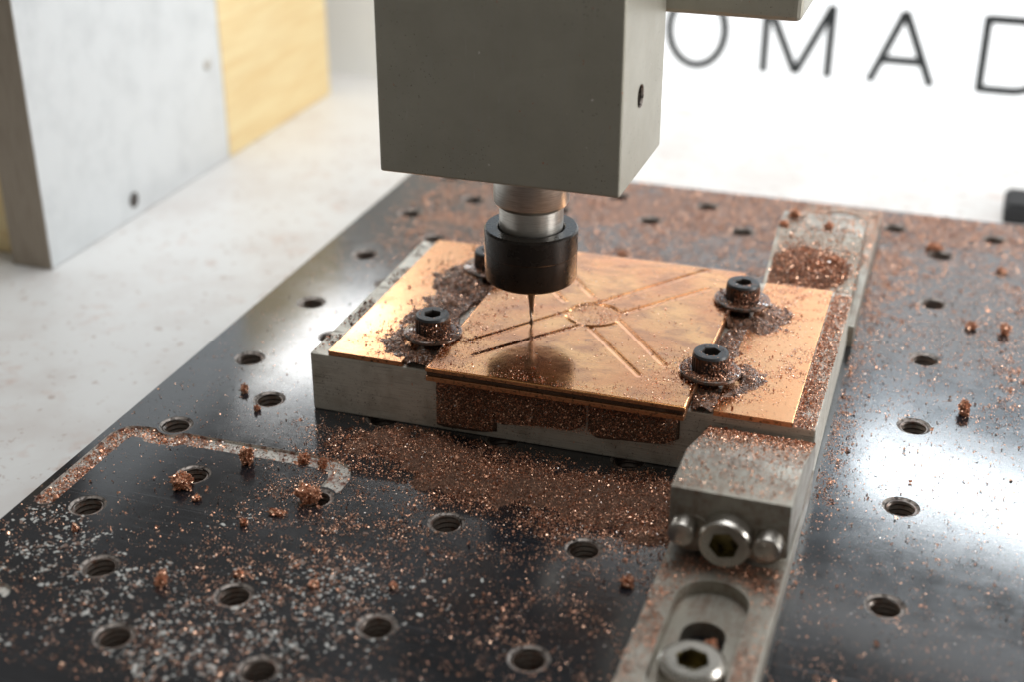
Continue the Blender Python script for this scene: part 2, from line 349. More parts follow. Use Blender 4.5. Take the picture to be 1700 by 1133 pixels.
def heightfield(name, x0, x1, y0, y1, res, fn, mat, smooth=True):
    """mound: fn returns (height above base, base z); only cells where it stands proud are kept"""
    xs = np.arange(x0, x1 + res / 2, res); ys = np.arange(y0, y1 + res / 2, res); X, Y = np.meshgrid(xs, ys, indexing='ij')
    H, Z = fn(X, Y); on = H > 0; c = on[:-1, :-1] | on[1:, :-1] | on[1:, 1:] | on[:-1, 1:]
    idx = np.arange(X.size).reshape(X.shape)
    F = np.stack([idx[:-1, :-1][c], idx[1:, :-1][c], idx[1:, 1:][c], idx[:-1, 1:][c]], 1)
    V = np.stack([X, Y, Z + np.where(on, H, -0.004)], -1).reshape(-1, 3)
    u, inv = np.unique(F, return_inverse=True)
    return link(name, fast_mesh(name, V[u], inv.reshape(F.shape), None, smooth), mat)

# ================================================================ THE SETTING
FZ = -1.2
tag(link('floor', box_mesh('floor', -45, 60, -7, 60, FZ - 1, FZ), M['floor']), kind='structure')
tag(link('back_wall', box_mesh('back_wall', -30, 45, 32.5, 33.5, FZ + 0.002, 10.4), M['wall']), kind='structure')

# sign panel with its lettering
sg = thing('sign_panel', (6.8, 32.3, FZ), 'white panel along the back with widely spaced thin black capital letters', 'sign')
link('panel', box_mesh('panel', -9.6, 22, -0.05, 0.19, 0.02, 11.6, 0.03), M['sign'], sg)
def stroke_mesh(polys, y0, y1):
    V, F = [], []
    for p in polys:
        b = len(V); n = len(p); V += [(x, y0, z) for x, z in p] + [(x, y1, z) for x, z in p]
        F.append(tuple(range(b, b + n))); F += [(b + i, b + n + i, b + n + (i + 1) % n, b + (i + 1) % n) for i in range(n)]
    bm = bmesh.new(); vs = [bm.verts.new(v) for v in V]
    for f in F: bm.faces.new([vs[i] for i in f])
    return bm_mesh('letter', bm)
def seg(a, b, w=0.133):
    ax, az = a; bx, bz = b; d = math.hypot(bx - ax, bz - az); nx, nz = -(bz - az) / d * w, (bx - ax) / d * w
    return [(ax + nx, az + nz), (ax - nx, az - nz), (bx - nx, bz - nz), (bx + nx, bz + nz)]
def arc(cx, cz, rx, rz, a0, a1, n=36, w=0.133):
    out = []
    for i in range(n):
        t0, t1 = (math.radians(a0 + (a1 - a0) * k / n) for k in (i, i + 1))
        out.append([(cx + (rx + s) * math.cos(t), cz + (rz + s) * math.sin(t)) for t, s in ((t0, -w), (t1, -w), (t1, w), (t0, w))])
    return out
zb, zt = 0.43 + 0.06, 2.88 - 0.06
letters = [
    [seg((-0.95, zb - .06), (-0.95, zt + .06)), seg((-0.95, zt), (0.95, zb)), seg((0.95, zb - .06), (0.95, zt + .06))],
    arc(3.27, (zb + zt) / 2 + 0.06, 0.98, (zt - zb) / 2 + 0.08, 0, 360),
    [seg((5.66, zb - .06), (5.66, zt + .06)), seg((5.66, zt + .05), (6.76, zb)), seg((6.76, zb), (7.86, zt + .05)), seg((7.86, zb - .06), (7.86, zt + .06))],
    [seg((9.28, zb - .06), (10.24, zt + .04)), seg((10.24, zt + .04), (11.30, zb - .06)), seg((9.65, zb + .72), (10.93, zb + .72))],
    [seg((12.86, zb - .1), (12.86, zt + .1)), seg((12.86, zt), (13.9, zt)), seg((12.86, zb), (13.9, zb))] + arc(13.9, (zb + zt) / 2, 1.1, (zt - zb) / 2, -90, 90, 20)]
for polys in letters:
    # each quad set 0.5 mm deep so overlapping strokes do not share a plane
    bm = bmesh.new()
    for q, p in enumerate(polys):
        y0 = -0.075 - 0.0016 * (q % 3); vs = [bm.verts.new((x - 6.8, y0, z - FZ)) for x, z in p]; v2 = [bm.verts.new((x - 6.8, -0.045, z - FZ)) for x, z in p]
        bm.faces.new(vs)
        for i in range(4): bm.faces.new((vs[i], v2[i], v2[(i + 1) % 4], vs[(i + 1) % 4]))
    link('letter', bm_mesh('letter', bm), M['letter'], sg)

# aluminium upright at the left
up_ = thing('upright_plate', (-9.9, 12.65, FZ), 'tall aluminium upright plate with a small screw hole near its foot', 'plate')
me = box_mesh('plate', -1.25, 0, 0, 9.72, 0.0, 10.5, 0.06)
o = link('plate', me, [M['upright'], M['upright_end']], up_)
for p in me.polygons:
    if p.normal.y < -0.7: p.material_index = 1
def wall_hole(parent, y, z, r, x=0.002):
    V, F = lathe([(r * 1.15, 0.0), (r, -0.02), (r * 0.9, -0.25)], 24, cap1=True)
    V = [(x + 0.008 + v[2] * 0.02, y + v[0], z + v[1]) for v in V]
    return link('screw_hole', mesh('screw_hole', V, F), M['dark_hole'], parent)
wall_hole(up_, 16.735 - 12.65, -0.66 - FZ, 0.2)
o = link('screw_head', lathe_mesh('screw_head', [(0.17, 0), (0.17, 0.03), (0.12, 0.06), (0.02, 0.07)], 24, cap1=True), M['steel'], up_, (0.0, 21.47 - 12.65, 2.11 - FZ)); o.rotation_euler = (0, math.pi / 2, 0)
tag(link('bamboo_board', box_mesh('bamboo_board', -0.9, 0, 0, 7.6, 0, 10.5, 0.05), M['bamboo'], None, (-9.9, 22.4, FZ)), 'pale yellow bamboo board standing behind the aluminium upright', 'wooden panel')
tag(link('wood_board', box_mesh('wood_board', -1.5, 0, 0, 14, 0, 10.5, 0.05), M['bamboo'], None, (-11.45, 13.3, FZ)), 'brown wooden board edge at the far left, beside the aluminium upright', 'wooden board')
st = thing('end_stop', (14.95, 24.3, FZ), 'black block standing behind the bed plate at the right edge of the photo', 'block')
link('body', box_mesh('body', -0.93, 1.5, 0, 1.6, 0, 0.47, 0.08), M['rubber'], st)
link('cap', box_mesh('cap', -0.83, 1.4, 0.12, 1.5, 0.472, 0.57, 0.04), M['rubber'], st)

# ================================================================ THE BED PLATE
AR = 1.217; HX, HY = 2.5, 2.5 * AR
lat = [(i, j) for i in range(0, 7) for j in range(-1, 7) if (i, j) not in ((0, 0) if False else ())]
lat = [(i, j) for i, j in lat if j >= 0] + [(-0.5, j + 0.5) for j in range(-1, 6)] + [(i + 0.5, -0.5) for i in range(-0, 5)] + [(i + 0.5, 6.5) for i in range(-1, 6)]
holes = [(i * HX, j * HY) for i, j in lat if i * HX < 15.5]
HR = 0.335
gpath = [(-2.09, 1.5), (-2.08, 3.85), (-1.98, 4.06), (-1.72, 4.12), (2.2, 4.19), (2.5, 4.06), (2.62, 3.75), (2.62, 3.3)]
def groove_sdf(x, y):
    d = np.full(np.shape(x), 9.0)
    for a, b in zip(gpath, gpath[1:]): d = np.minimum(d, sdf_seg(x, y, a, b) - 0.205)
    d = np.minimum(d, sdf_seg(x, y, (-1.42, 3.98), (-0.95, 4.0)) - 0.19)
    d = np.minimum(d, sdf_seg(x, y, (-2.0, -1.25), (-1.22, -1.17)) - 0.26)
    for h in holes: d = np.maximum(d, HR + 0.045 - np.hypot(x - h[0], y - h[1]))
    return d
g_loops = contours(groove_sdf, -2.44, 3.2, -1.8, 4.7, 0.045)
BX0, BX1, BY0, BY1 = -2.45, 16.0, -5.0, 21.05
outer = [(BX0, BY0), (BX1, BY0), (BX1, BY1), (BX0, BY1)]
def keep_bed(x, y):
    k = groove_sdf(x, y) > 0
    for h in holes: k &= np.hypot(x - h[0], y - h[1]) > HR * 0.995
    return k
V2, F2 = triangulate([outer] + g_loops + [circle(*h, HR) for h in holes], keep_bed)
bed = thing('bed_plate', (6.5, 8, 0), 'black anodised machine bed plate with rows of threaded holes under the whole job', 'machine bed')
bo = (6.5, 8, 0)
V = [(x - bo[0], y - bo[1], 0) for x, y in V2]; F = list(F2)
b = len(V); V += [(x - bo[0], y - bo[1], z) for z in (-0.05, FZ + 0.004) for x, y in [(BX0 - 0.04, BY0 - 0.04), (BX1 + 0.04, BY0 - 0.04), (BX1 + 0.04, BY1 + 0.04), (BX0 - 0.04, BY1 + 0.04)]]
b0 = len(V); V += [(x - bo[0], y - bo[1], 0) for x, y in outer]
for i in range(4):
    k = (i + 1) % 4; F.append((b0 + k, b0 + i, b + i, b + k)); F.append((b + k, b + i, b + 4 + i, b + 4 + k))
link('plate', mesh('plate', V, F), M['bed'], bed)
# milled groove: walls and a floor 1 mm down
Vg, Fg = triangulate(g_loops, lambda x, y: groove_sdf(x, y) < 0)
GD = -0.065
V = [(x - bo[0], y - bo[1], GD + 0.01 * (random.random() - .5)) for x, y in Vg]; F = list(Fg); mi = [0] * len(F)
for lp in g_loops:
    b = len(V); n = len(lp); V += [(x - bo[0], y - bo[1], 0) for x, y in lp] + [(x - bo[0], y - bo[1], GD) for x, y in lp]
    for i in range(n): k = (i + 1) % n; F.append((b + i, b + k, b + n + k, b + n + i)); mi.append(0)
link('groove', mesh('groove', V, F, False, mi), [M['groove'], M['worn']], bed)
# threaded holes: one mesh, one object for each hole
n, K, pitch, turns = 32, 4, 0.1, 9
V, F, mi = [], [], []
for r, z in ((HR, 0.0), (HR * 0.97, -0.012), (0.285, -0.035)):
    for i in range(n): V.append((r * math.cos(2 * math.pi * i / n), r * math.sin(2 * math.pi * i / n), z))
for j in range(2):
    for i in range(n): k = (i + 1) % n; F.append((j * n + k, j * n + i, (j + 1) * n + i, (j + 1) * n + k)); mi.append(0)
b = len(V); rows = K * turns; rr = (0.250, 0.268, 0.288, 0.268)
for j in range(rows + K + 1):
    for i in range(n):
        z = min(-0.035, -0.035 + pitch - pitch * j / K - pitch * i / n); a = 2 * math.pi * i / n; r = rr[j % K]
        V.append((r * math.cos(a), r * math.sin(a), z))
for j in range(rows):
    for i in range(n):
        if i < n - 1: F.append((b + j * n + i + 1, b + j * n + i, b + (j + 1) * n + i, b + (j + 1) * n + i + 1))
        else: F.append((b + (j + K) * n, b + j * n + i, b + (j + 1) * n + i, b + (j + K + 1) * n if j + K + 1 <= rows + K else b + (j + 1) * n + i))
        mi.append(1)
c = len(V); V += [(0.32 * math.cos(2 * math.pi * i / n), 0.32 * math.sin(2 * math.pi * i / n), -0.9) for i in range(n)]; F.append(tuple(range(c, c + n))); mi.append(1)
hole_me = mesh('threaded_hole', V, F, False, mi)
for q, h in enumerate(holes):
    o = link('threaded_hole', hole_me, [M['worn'], M['thread']], bed, (h[0] - bo[0], h[1] - bo[1], 0)); o.rotation_euler.z = 1.3 * q

# ================================================================ FIXTURE BLOCK AND COPPER SHEETS
BLK = (1.02, 10.88, 6.05, 12.2, 1.25)
rot = math.radians(0.5)
tag(link('fixture_block', box_mesh('fixture_block', 0, 9.86, 0, 6.15, 0.004, 1.25, 0.03, 2), M['block'], None, (1.02, 6.04, 0)),
    'thick rectangular aluminium fixture block lying on the black bed plate under the copper sheets', 'metal block').rotation_euler.z = rot
def sheet(name, x0, x1, y0, y1, z0, z1, mat, label):
    me = box_mesh(name, -(x1 - x0) / 2, (x1 - x0) / 2, -(y1 - y0) / 2, (y1 - y0) / 2, 0, z1 - z0, 0.012, 2)
    o = link(name, me, [mat, M['copper_edge']], None, ((x0 + x1) / 2, (y0 + y1) / 2, z0))
    for p in me.polygons:
        if abs(p.normal.z) < 0.6: p.material_index = 1
    o.rotation_euler.z = rot * 0.6
    return tag(o, label, 'copper sheet')
sheet('copper_sheet', 1.40, 2.95, 6.04, 12.12, 1.255, 1.36, M['copper'], 'narrow copper strip on the left end of the aluminium block, beside the wet channel')
sheet('copper_sheet', 9.02, 10.45, 6.06, 12.1, 1.255, 1.36, M['copper'], 'bright copper strip on the right end of the block, sprinkled with dust')
CX0, CX1, CY0, CY1, CZ = 3.60, 8.58, 5.66, 12.05, 1.54
sheet('copper_backing_sheet', 3.60, 8.56, 5.67, 12.02, 1.255, 1.355, M['copper_edge'], 'dirty lower copper sheet under the engraved centre sheet, overhanging the block front')
# engraved centre sheet: a fine grid whose cut lines are really lower
dx = 0.025; nx_, ny_ = int(round((CX1 - CX0) / dx)), int(round((CY1 - CY0) / dx))
X, Y = np.meshgrid(np.linspace(CX0, CX1, nx_ + 1), np.linspace(CY0, CY1, ny_ + 1), indexing='ij')
lines = [((3.95, 6.92), (7.75, 11.94)), ((4.3, 6.44), (7.95, 10.95)), ((6.11, 8.3), (7.5, 6.62)), ((6.55, 8.85), (7.87, 7.17)), ((5.75, 9.8), (4.55, 11.33)), ((5.25, 9.4), (4.1, 10.8))]
Z = np.zeros_like(X)
for a, b in lines:
    d = sdf_seg(X, Y, a, b); Z -= 0.0
    Z = np.minimum(Z, -0.018 * np.clip((0.072 - d) / 0.045, 0, 1))
    Z = np.maximum(Z, -0.018) + 0.003 * np.exp(-((d - 0.09) / 0.025) ** 2)      # burr along the cut
d = np.hypot((X - 6.0) * 1.0, Y - 8.98)
Z = np.minimum(Z, -0.03 * sst(0.57 - d, 0, 0.09)); Z += (0.0 + 0.03 * sst(8.9 - Y, 0, 0.2)) * np.exp(-((d - 0.56) / 0.03) ** 2) * (vnoise(X, Y, 3, 4) > 0.2)
Z += 0.004 * (fbm(X, Y, 1.1, 3) - 0.5); Z[:, 0] -= 0.016; Z[0] -= 0.012; Z[-1] -= 0.012
Z = CZ + Z; idx = np.arange(X.size).reshape(X.shape)
V = np.stack([X, Y, Z], -1).reshape(-1, 3) - np.array([6.09, 8.85, 1.462])
Fq = np.stack([idx[:-1, :-1], idx[1:, :-1], idx[1:, 1:], idx[:-1, 1:]], -1).reshape(-1, 4)
rim = np.concatenate([idx[:, 0], idx[-1, 1:], idx[-2::-1, -1], idx[0, -2:0:-1]])
low = V[rim].copy(); low[:, 2] = 0.0; b = len(V); nr = len(rim)
side = np.stack([rim, b + np.arange(nr), b + (np.arange(nr) + 1) % nr, np.roll(rim, -1)], 1)
me = fast_mesh('engraved_copper_sheet', np.concatenate([V, low]), np.concatenate([Fq, side]), np.r_[np.zeros(len(Fq)), np.ones(nr)], False)
sm = np.ones(len(me.polygons), bool); sm[len(Fq):] = False; me.polygons.foreach_set('use_smooth', sm)
o = tag(link('engraved_copper_sheet', me, [M['wet_copper'], M['copper_edge']], None, (6.09, 8.85, 1.462)), 'wet copper centre sheet with crossing engraved lines and a milled circle, under the cutter', 'copper sheet')
o.rotation_euler.z = rot * 0.6
# grimy filling between the two centre sheets
xs = np.arange(3.63, 8.55, 0.03); V, F = [], []
for i, x in enumerate(xs):
    yy = 5.70 + 0.05 * vnoise(x, 0, 6, 2) - 0.02 + (x - 6) * 0.005
    V += [(x, yy + 0.02, 1.35), (x, yy, 1.41 + 0.03 * vnoise(x, 0, 9, 5)), (x, yy + 0.05, 1.468)]
F = [f for i in range(len(xs) - 1) for f in ((3 * i, 3 * i + 3, 3 * i + 4, 3 * i + 1), (3 * i + 1, 3 * i + 4, 3 * i + 5, 3 * i + 2))]
tag(link('packed_grime', mesh('packed_grime', V, F), M['crust']), kind='stuff')

# dust caked on the front of the block
def crust(name, top, bottom, y_face, thick, mat, seed):
    """slab of caked dust: top and bottom are (x, z) lines; front is rough"""
    x0, x1 = top[0][0], top[-1][0]; n = int((x1 - x0) / 0.05) + 1; xs = np.linspace(x0, x1, n); mz = 14
    zt_ = np.interp(xs, *zip(*top)); zb_ = np.interp(xs, *zip(*bottom)) + 0.03 * (fbm(xs, xs * 0, 1.5, seed) - 0.5) + 0.008 * (vnoise(xs, xs * 0, 14, seed) - 0.5)
    V = []
    for i in range(n):
        for j in range(mz):
            t = j / (mz - 1); z = zt_[i] * (1 - t) + zb_[i] * t
            e = min(1, min(i, n - 1 - i) / 5 + 0.1)
            V.append((xs[i], y_face - thick * e * (0.45 + 0.75 * t) * (0.7 + 0.6 * (1 - 0.8 * t) * float(fbm(np.array(xs[i]), np.array(z), 4, seed))), z))
        V.append((xs[i], y_face, zb_[i] + 0.005))
    w_ = mz + 1
    F = [(i * w_ + j, i * w_ + j + 1, (i + 1) * w_ + j + 1, (i + 1) * w_ + j) for i in range(n - 1) for j in range(mz)]
    b = len(V)
    for i in (0, n - 1):
        b = len(V); V += [(xs[i], y_face, V[i * w_ + j][2]) for j in range(mz)]
        F += [(i * w_ + j, b + j, b + j + 1, i * w_ + j + 1) for j in range(mz - 1)]
    return tag(link(name, mesh(name, V, F, True), mat), kind='stuff')
crust('caked_dust', [(3.66, 1.25), (4.9, 1.25)], [(3.66, 0.10), (4.9, 0.16)], 6.07, 0.10, M['crust'], 1)
crust('caked_dust', [(4.85, 1.25), (6.66, 1.25)], [(4.85, 0.42), (5.8, 0.55), (6.4, 0.56), (6.66, 0.60)], 6.08, 0.24, M['crust'], 2)
crust('caked_dust', [(6.70, 1.25), (8.44, 1.25)], [(6.70, 0.50), (7.4, 0.56), (8.2, 0.62), (8.44, 0.64)], 6.10, 0.29, M['crust'], 3)

# ---------------------------------------------------------------- clamping screws and washers
spots = [(3.22, 7.07, 'black socket screw at the front left of the copper sheets, dusty on one side'),
         (8.74, 7.16, 'black socket screw at the front right of the copper sheets, ringed by chips'),
         (8.74, 10.55, 'black socket screw at the back right of the copper sheets, nearest the rear clamp'),
         (3.22, 10.5, 'black socket screw mostly hidden behind the collet nut')]
wl = ['oily round washer under the front left socket screw', 'chip covered washer under the front right socket screw', 'dark washer under the back right socket screw', 'washer under the socket screw behind the collet nut']
sm_ = cap_screw('head', 0.345, 0.36, 0.175, 0.24, 56, 0.012); wm = lathe_mesh('ring', [(0.2, 0.0), (0.57, 0.0), (0.585, 0.02), (0.575, 0.062), (0.55, 0.075), (0.2, 0.075)], 48)
wm.materials.append(M['washer'])
for q, (x, y, lb) in enumerate(spots):
    wo = tag(link('washer', wm, [M['washer']], None, (x, y, 1.548)), wl[q], 'washer', 'washers under the four sheet screws'); wo.rotation_euler = ((0.02, -0.015), (-0.012, 0.02), (0.01, 0.02), (0, 0))[q] + (0.4 * q,)
    t = thing('cap_screw', (x, y, 1.625), lb, 'screw', 'four black screws holding the copper sheets'); t.rotation_euler.z = 0.35 + q * 0.5
    link('head', sm_, [M['screw'], M['screw_top'], M['dark_hole']], t)
    link('shank', lathe_mesh('shank', [(0.19, 0.0), (0.19, -0.5)], 24), M['screw'], t)

# ================================================================ TOE CLAMPS
def make_clamp(loc, rz, label):
    t = thing('toe_clamp', loc, label, 'clamp', 'two toe clamps gripping the block'); t.rotation_euler.z = rz
    W = 0.965; Y1, Y0 = -0.03, -7.25
    so = lambda x, y: sdf_seg(x, y, (0, -4.45), (0, -6.32)) - 0.575
    si = lambda x, y: sdf_seg(x, y, (0, -5.0), (0, -6.3)) - 0.34
    lo, = contours(so, -0.8, 0.8, -7.1, -3.6, 0.06); li, = contours(si, -0.8, 0.8, -7.1, -3.6, 0.06)
    rect = [(-W, Y0), (W, Y0), (W, Y1), (-W, Y1)]
    V, F = [], []
    v, f = triangulate([rect, lo], lambda x, y: so(x, y) > 0); F += [tuple(i for i in q) for q in f]; V += [(x, y, 0.5) for x, y in v]
    b = len(V); v, f = triangulate([lo, li], lambda x, y: (so(x, y) < 0) & (si(x, y) > 0)); F += [tuple(b + i for i in q) for q in f]; V += [(x, y, 0.27) for x, y in v]
    for lp, za, zb2 in ((lo, 0.5, 0.27), (li, 0.27, 0.004)):
        b = len(V); n = len(lp); V += [(x, y, za) for x, y in lp] + [(x, y, zb2) for x, y in lp]
        F += [(b + i, b + (i + 1) % n, b + n + (i + 1) % n, b + n + i) for i in range(n)]
    b = len(V)
    ring = [(-W, Y0), (W, Y0), (W, Y1), (-W, Y1)]
    V += [(x, y, 0.5) for x, y in ring] + [(x * 1.012, y + (-0.012 if y < -1 else 0.0), 0.485) for x, y in ring] + [(x * 1.012, y + (-0.012 if y < -1 else 0.0), 0.004) for x, y in ring]
    for lv in (0, 4):
        for i in range(4): k = (i + 1) % 4; F.append((b + lv + k, b + lv + i, b + lv + 4 + i, b + lv + 4 + k))
    link('base_bar', mesh('base_bar', V, F), M['clamp'], t)
    # jaw: bevelled prism, lower towards the block, two round bosses for the guide pins below
    YF = -3.31
    prof = [(YF, 0.76), (YF, 1.75), (YF + 1.2, 1.76), (-0.012, 1.04), (-0.012, 0.56), (-1.6, 0.56), (-2.4, 0.76)]
    bm = bmesh.new(); a = [bm.verts.new((-0.965, y, z)) for y, z in prof]; c = [bm.verts.new((0.965, y, z)) for y, z in prof]
    bm.faces.new(a); bm.faces.new(c[::-1])
    for i in range(len(prof)): k = (i + 1) % len(prof); bm.faces.new((a[i], c[i], c[k], a[k]))
    bmesh.ops.recalc_face_normals(bm, faces=bm.faces[:])
    bmesh.ops.bevel(bm, geom=bm.edges[:], offset=0.022, segments=2, profile=0.6, affect='EDGES')
    for sx in (-0.70, 0.68):
        V, F = lathe([(0.0, -0.01), (0.345, -0.01), (0.37, 0.02), (0.37, 2.0)], 36)
        vs = [bm.verts.new((sx * 0.84 if False else sx * 0.83, YF + v[2], 0.945 + v[0] if False else 0.93 + v[1])) for v in [(p[0], p[1], p[2]) for p in V]]
        vs2 = []
        for v, p in zip(vs, V): v.co = (sx * 0.84 + p[0], YF + p[2], 0.94 + p[1])
        for q in F: bm.faces.new([vs[i] for i in q])
    link('jaw', bm_mesh('jaw', bm, 40), M['clamp'], t)
    pin = lathe_mesh('guide_pin', [(0.215, -0.6), (0.215, 0.31), (0.205, 0.335), (0.185, 0.345), (0.03, 0.347)], 32, cap1=True)
    for sx in (-0.70, 0.67):
        o = link('guide_pin', pin, M['steel'], t, (sx, YF, 1.09)); o.rotation_euler.x = math.pi / 2
    o = link('jaw_screw', cap_screw('jaw_screw', 0.43, 0.36, 0.235, 0.26, 48, 0.0), [M['steel'], M['steel'], M['brass']], t, (0.0, YF + 0.02, 1.03)); o.rotation_euler = (math.pi / 2, 0.3, 0)
    return t
M['brass'] = layered('oily_socket', (0.30, 0.25, 0.12), 0.3, 0.9, [dict(scale=6, lo=0.45, hi=0.6, col=(0.06, 0.05, 0.035))])
front = make_clamp((9.95, 6.03, 0), 0, 'front toe clamp with its screw face and two guide pins turned to the viewer')
def copy_thing(o):
    c = o.copy(); col.objects.link(c)
    for ch in o.children:
        d = ch.copy(); col.objects.link(d); d.parent = c
    return c
back = copy_thing(front); back.location = (9.90, 12.24, 0); back.rotation_euler.z = math.pi + 0.008
for ch in back.children:
    ch.location.x += 0.06 if ch.name.startswith(('jaw', 'guide')) else -0.07
back['label'] = 'rear toe clamp behind the block, its top heaped with copper chips'
for (x, y), lb in (((9.98, 0.0), 'steel socket screw in the slot of the front clamp bar'), ((9.98, 18.27), 'steel socket screw in the slot of the rear clamp bar')):
    t = thing('clamp_screw', (x, y, 0.275), lb, 'screw', 'screws in the clamp bar slots'); t.rotation_euler.z = 0.3
    link('head', cap_screw('head', 0.5, 0.36, 0.25, 0.28, 48, 0.0, 0.5), [M['steel'], M['steel'], M['brass']], t)
    link('shank', lathe_mesh('shank', [(0.24, 0.0), (0.24, -0.7)], 24), M['steel'], t)

# ================================================================ SPINDLE AND CUTTER
AX, AY = 4.90, 8.21
sp = thing('spindle_head', (AX - 0.02, AY, 2.58), 'grey aluminium spindle head with steel shaft and black collet nut above the copper', 'spindle')
def sp_obj(name, me, m): return link(name, me, m, sp)
ox, oy, oz = AX, AY, 2.58
bm = bmesh.new(); bmesh.ops.create_cube(bm, size=1)
x0, x1, y0, y1, z0, z1 = 2.55, 7.09, 6.40, 9.50, 5.08, 13.0
for v in bm.verts: v.co = ((x0 + x1) / 2 + v.co.x * (x1 - x0) - ox, (y0 + y1) / 2 + v.co.y * (y1 - y0) - oy, (z0 + z1) / 2 + v.co.z * (z1 - z0) - oz)
bmesh.ops.bevel(bm, geom=bm.edges[:], offset=0.05, segments=3, profile=0.5, affect='EDGES')
hm = bm_mesh('housing', bm); ho = sp_obj('housing', hm, M['housing'])
bm = bmesh.new(); bmesh.ops.create_cone(bm, cap_ends=True, segments=28, radius1=0.2, radius2=0.2, depth=1.4, matrix=Matrix.Translation((7.09 - ox, 7.68 - oy, 6.57 - oz)) @ Matrix.Rotation(math.pi / 2, 4, 'Y'))
co = bpy.data.objects.new('cutter', bm_mesh('cutter', bm)); col.objects.link(co); co.parent = sp
md = ho.modifiers.new('hole', 'BOOLEAN'); md.object = co; md.operation = 'DIFFERENCE'; md.solver = 'EXACT'
bpy.context.view_layer.update()
ho.data = bpy.data.meshes.new_from_object(ho.evaluated_get(bpy.context.evaluated_depsgraph_get())); ho.modifiers.clear()
bpy.data.objects.remove(co)
V, F = lathe([(0.215, 0.012), (0.2, 0.004), (0.185, -0.03), (0.195, -0.06), (0.18, -0.1), (0.195, -0.14), (0.18, -0.18), (0.19, -0.65)], 28, cap1=True)
V = [(7.09 - ox + v[2], 7.68 - oy + v[0], 6.57 - oz + v[1]) for v in V]
sp_obj('threaded_side_hole', mesh('threaded_side_hole', V, F), M['worn'])
sp_obj('mounting_arm', box_mesh('mounting_arm', 3.2 - ox, 9.58 - ox, 9.503 - oy, 12.5 - oy, 7.64 - oz, 13 - oz, 0.16, 4), M['housing'])
sp_obj('shaft', lathe_mesh('shaft', [(0.735, 5.3 - oz), (0.735, 4.18 - oz), (0.70, 4.12 - oz), (0.64, 4.08 - oz), (0.625, 4.06 - oz), (0.625, 3.0 - oz)], 64), M['shaft'])
sp_obj('collet_nut', lathe_mesh('collet_nut', [(0.12, -0.03), (0.55, -0.06), (0.84, -0.06), (0.90, -0.01), (0.91, 0.03), (0.91, 0.54), (0.92, 0.56), (0.92, 1.0), (0.905, 1.03), (0.89, 1.045), (0.675, 1.045), (0.655, 1.03), (0.655, 0.3)], 80, angle=25), M['nut'])
ct = thing('cutting_tool', (AX, AY, 1.50), 'thin tapered end mill touching the wet copper below the collet nut', 'cutter')
link('tapered_shank', lathe_mesh('tapered_shank', [(0.125, 1.3), (0.12, 0.98), (0.10, 0.78), (0.062, 0.5), (0.048, 0.36)], 24), M['carbide'], ct)
V, F = [], []; nf, nh = 20, 24                                   # two-flute cutting end, twisted
for j in range(nh + 1):
    z = 0.36 * j / nh
    for i in range(nf):
        a = 2 * math.pi * i / nf; r = 0.034 + 0.012 * math.cos(2 * (a + z * 9)); V.append((r * math.cos(a), r * math.sin(a), z))
for j in range(nh):
    for i in range(nf): k = (i + 1) % nf; F.append((j * nf + i, j * nf + k, (j + 1) * nf + k, (j + 1) * nf + i))
F.append(tuple(range(nf))[::-1])
link('flute', mesh('flute', V, F, True), M['carbide'], ct)

# ================================================================ SWARF
def in_holes(x, y, r=HR - 0.02):
    k = np.zeros(np.shape(x), bool)
    for h in holes: k |= np.hypot(x - h[0], y - h[1]) < r
    return k
def blocked(x, y):      # under the block or a clamp bar
    k = (x > 0.98) & (x < 10.95) & (y > 6.0) & (y < 12.3)
    k |= (np.abs(x - 9.95) < 0.99) & ((y < 6.1) | ((y > 12.2) & (y < 19.5)))
    return k
def pile_h(x, y):
    """height of the heap of dust in front of the block"""
    up_e = np.interp(x, [1.2, 2.2, 2.6, 3.3, 3.9, 5.2, 7.2, 8.4, 9.0], [4.9, 5.0, 5.75, 5.8, 5.7, 5.25, 5.2, 5.5, 5.6])
    lo_e = np.interp(x, [1.2, 2.1, 3.0, 3.8, 4.2, 5.2, 6.6, 7.7, 8.9], [4.8, 4.55, 4.75, 4.35, 3.8, 3.9, 3.85, 3.7, 3.6])
    n1 = fbm(x, y, 2.6, 11); e = np.minimum(up_e - y, y - lo_e) + 0.9 * (n1 - 0.5)
    h = 0.20 * np.clip(e / 0.7, 0, 1) ** 0.7 * sst(x, 1.7, 2.6) * (1 - sst(x, 8.7, 9.0))
    pile_h.e = e
    return h * (0.5 + 1.0 * fbm(x, y, 1.7, 15)) + np.where(h > 0, 0.07 * (fbm(x, y, 7, 5) - 0.5) + 0.03 * (vnoise(x, y, 26, 8) - 0.5), -0.01)
heightfield_o = tag(heightfield('copper_dust_pile', 1.5, 8.97, 3.0, 6.0, 0.03, lambda x, y: (np.where(in_holes(x, y, HR), -0.01, pile_h(x, y) - 0.02), 0 * x), M['dust'], False), kind='stuff')
x, y = scatter(150000, 1.2, 8.95, 2.6, 6.0, lambda x, y: (0.75 * sst(pile_h(x, y) * 0 + pile_h.e, -0.75, 0.25) * sst(x, 1.5, 2.4) * (0.25 + 0.9 * fbm(x, y, 5, 16)) * (0.35 + 0.65 * sst(fbm(x, y, 1.5, 18), 0.36, 0.56))).clip(0, 1) * (y < 6.0) * (~in_holes(x, y)), 21)
z = np.maximum(pile_h(x, y) - 0.025, 0)
tag(shards('copper_chips_on_pile', np.stack([x, y, z], 1), 0.019, CH, (0.22, 0.37, 0.36, 0.05), seed=3, flat=0.35), kind='stuff')

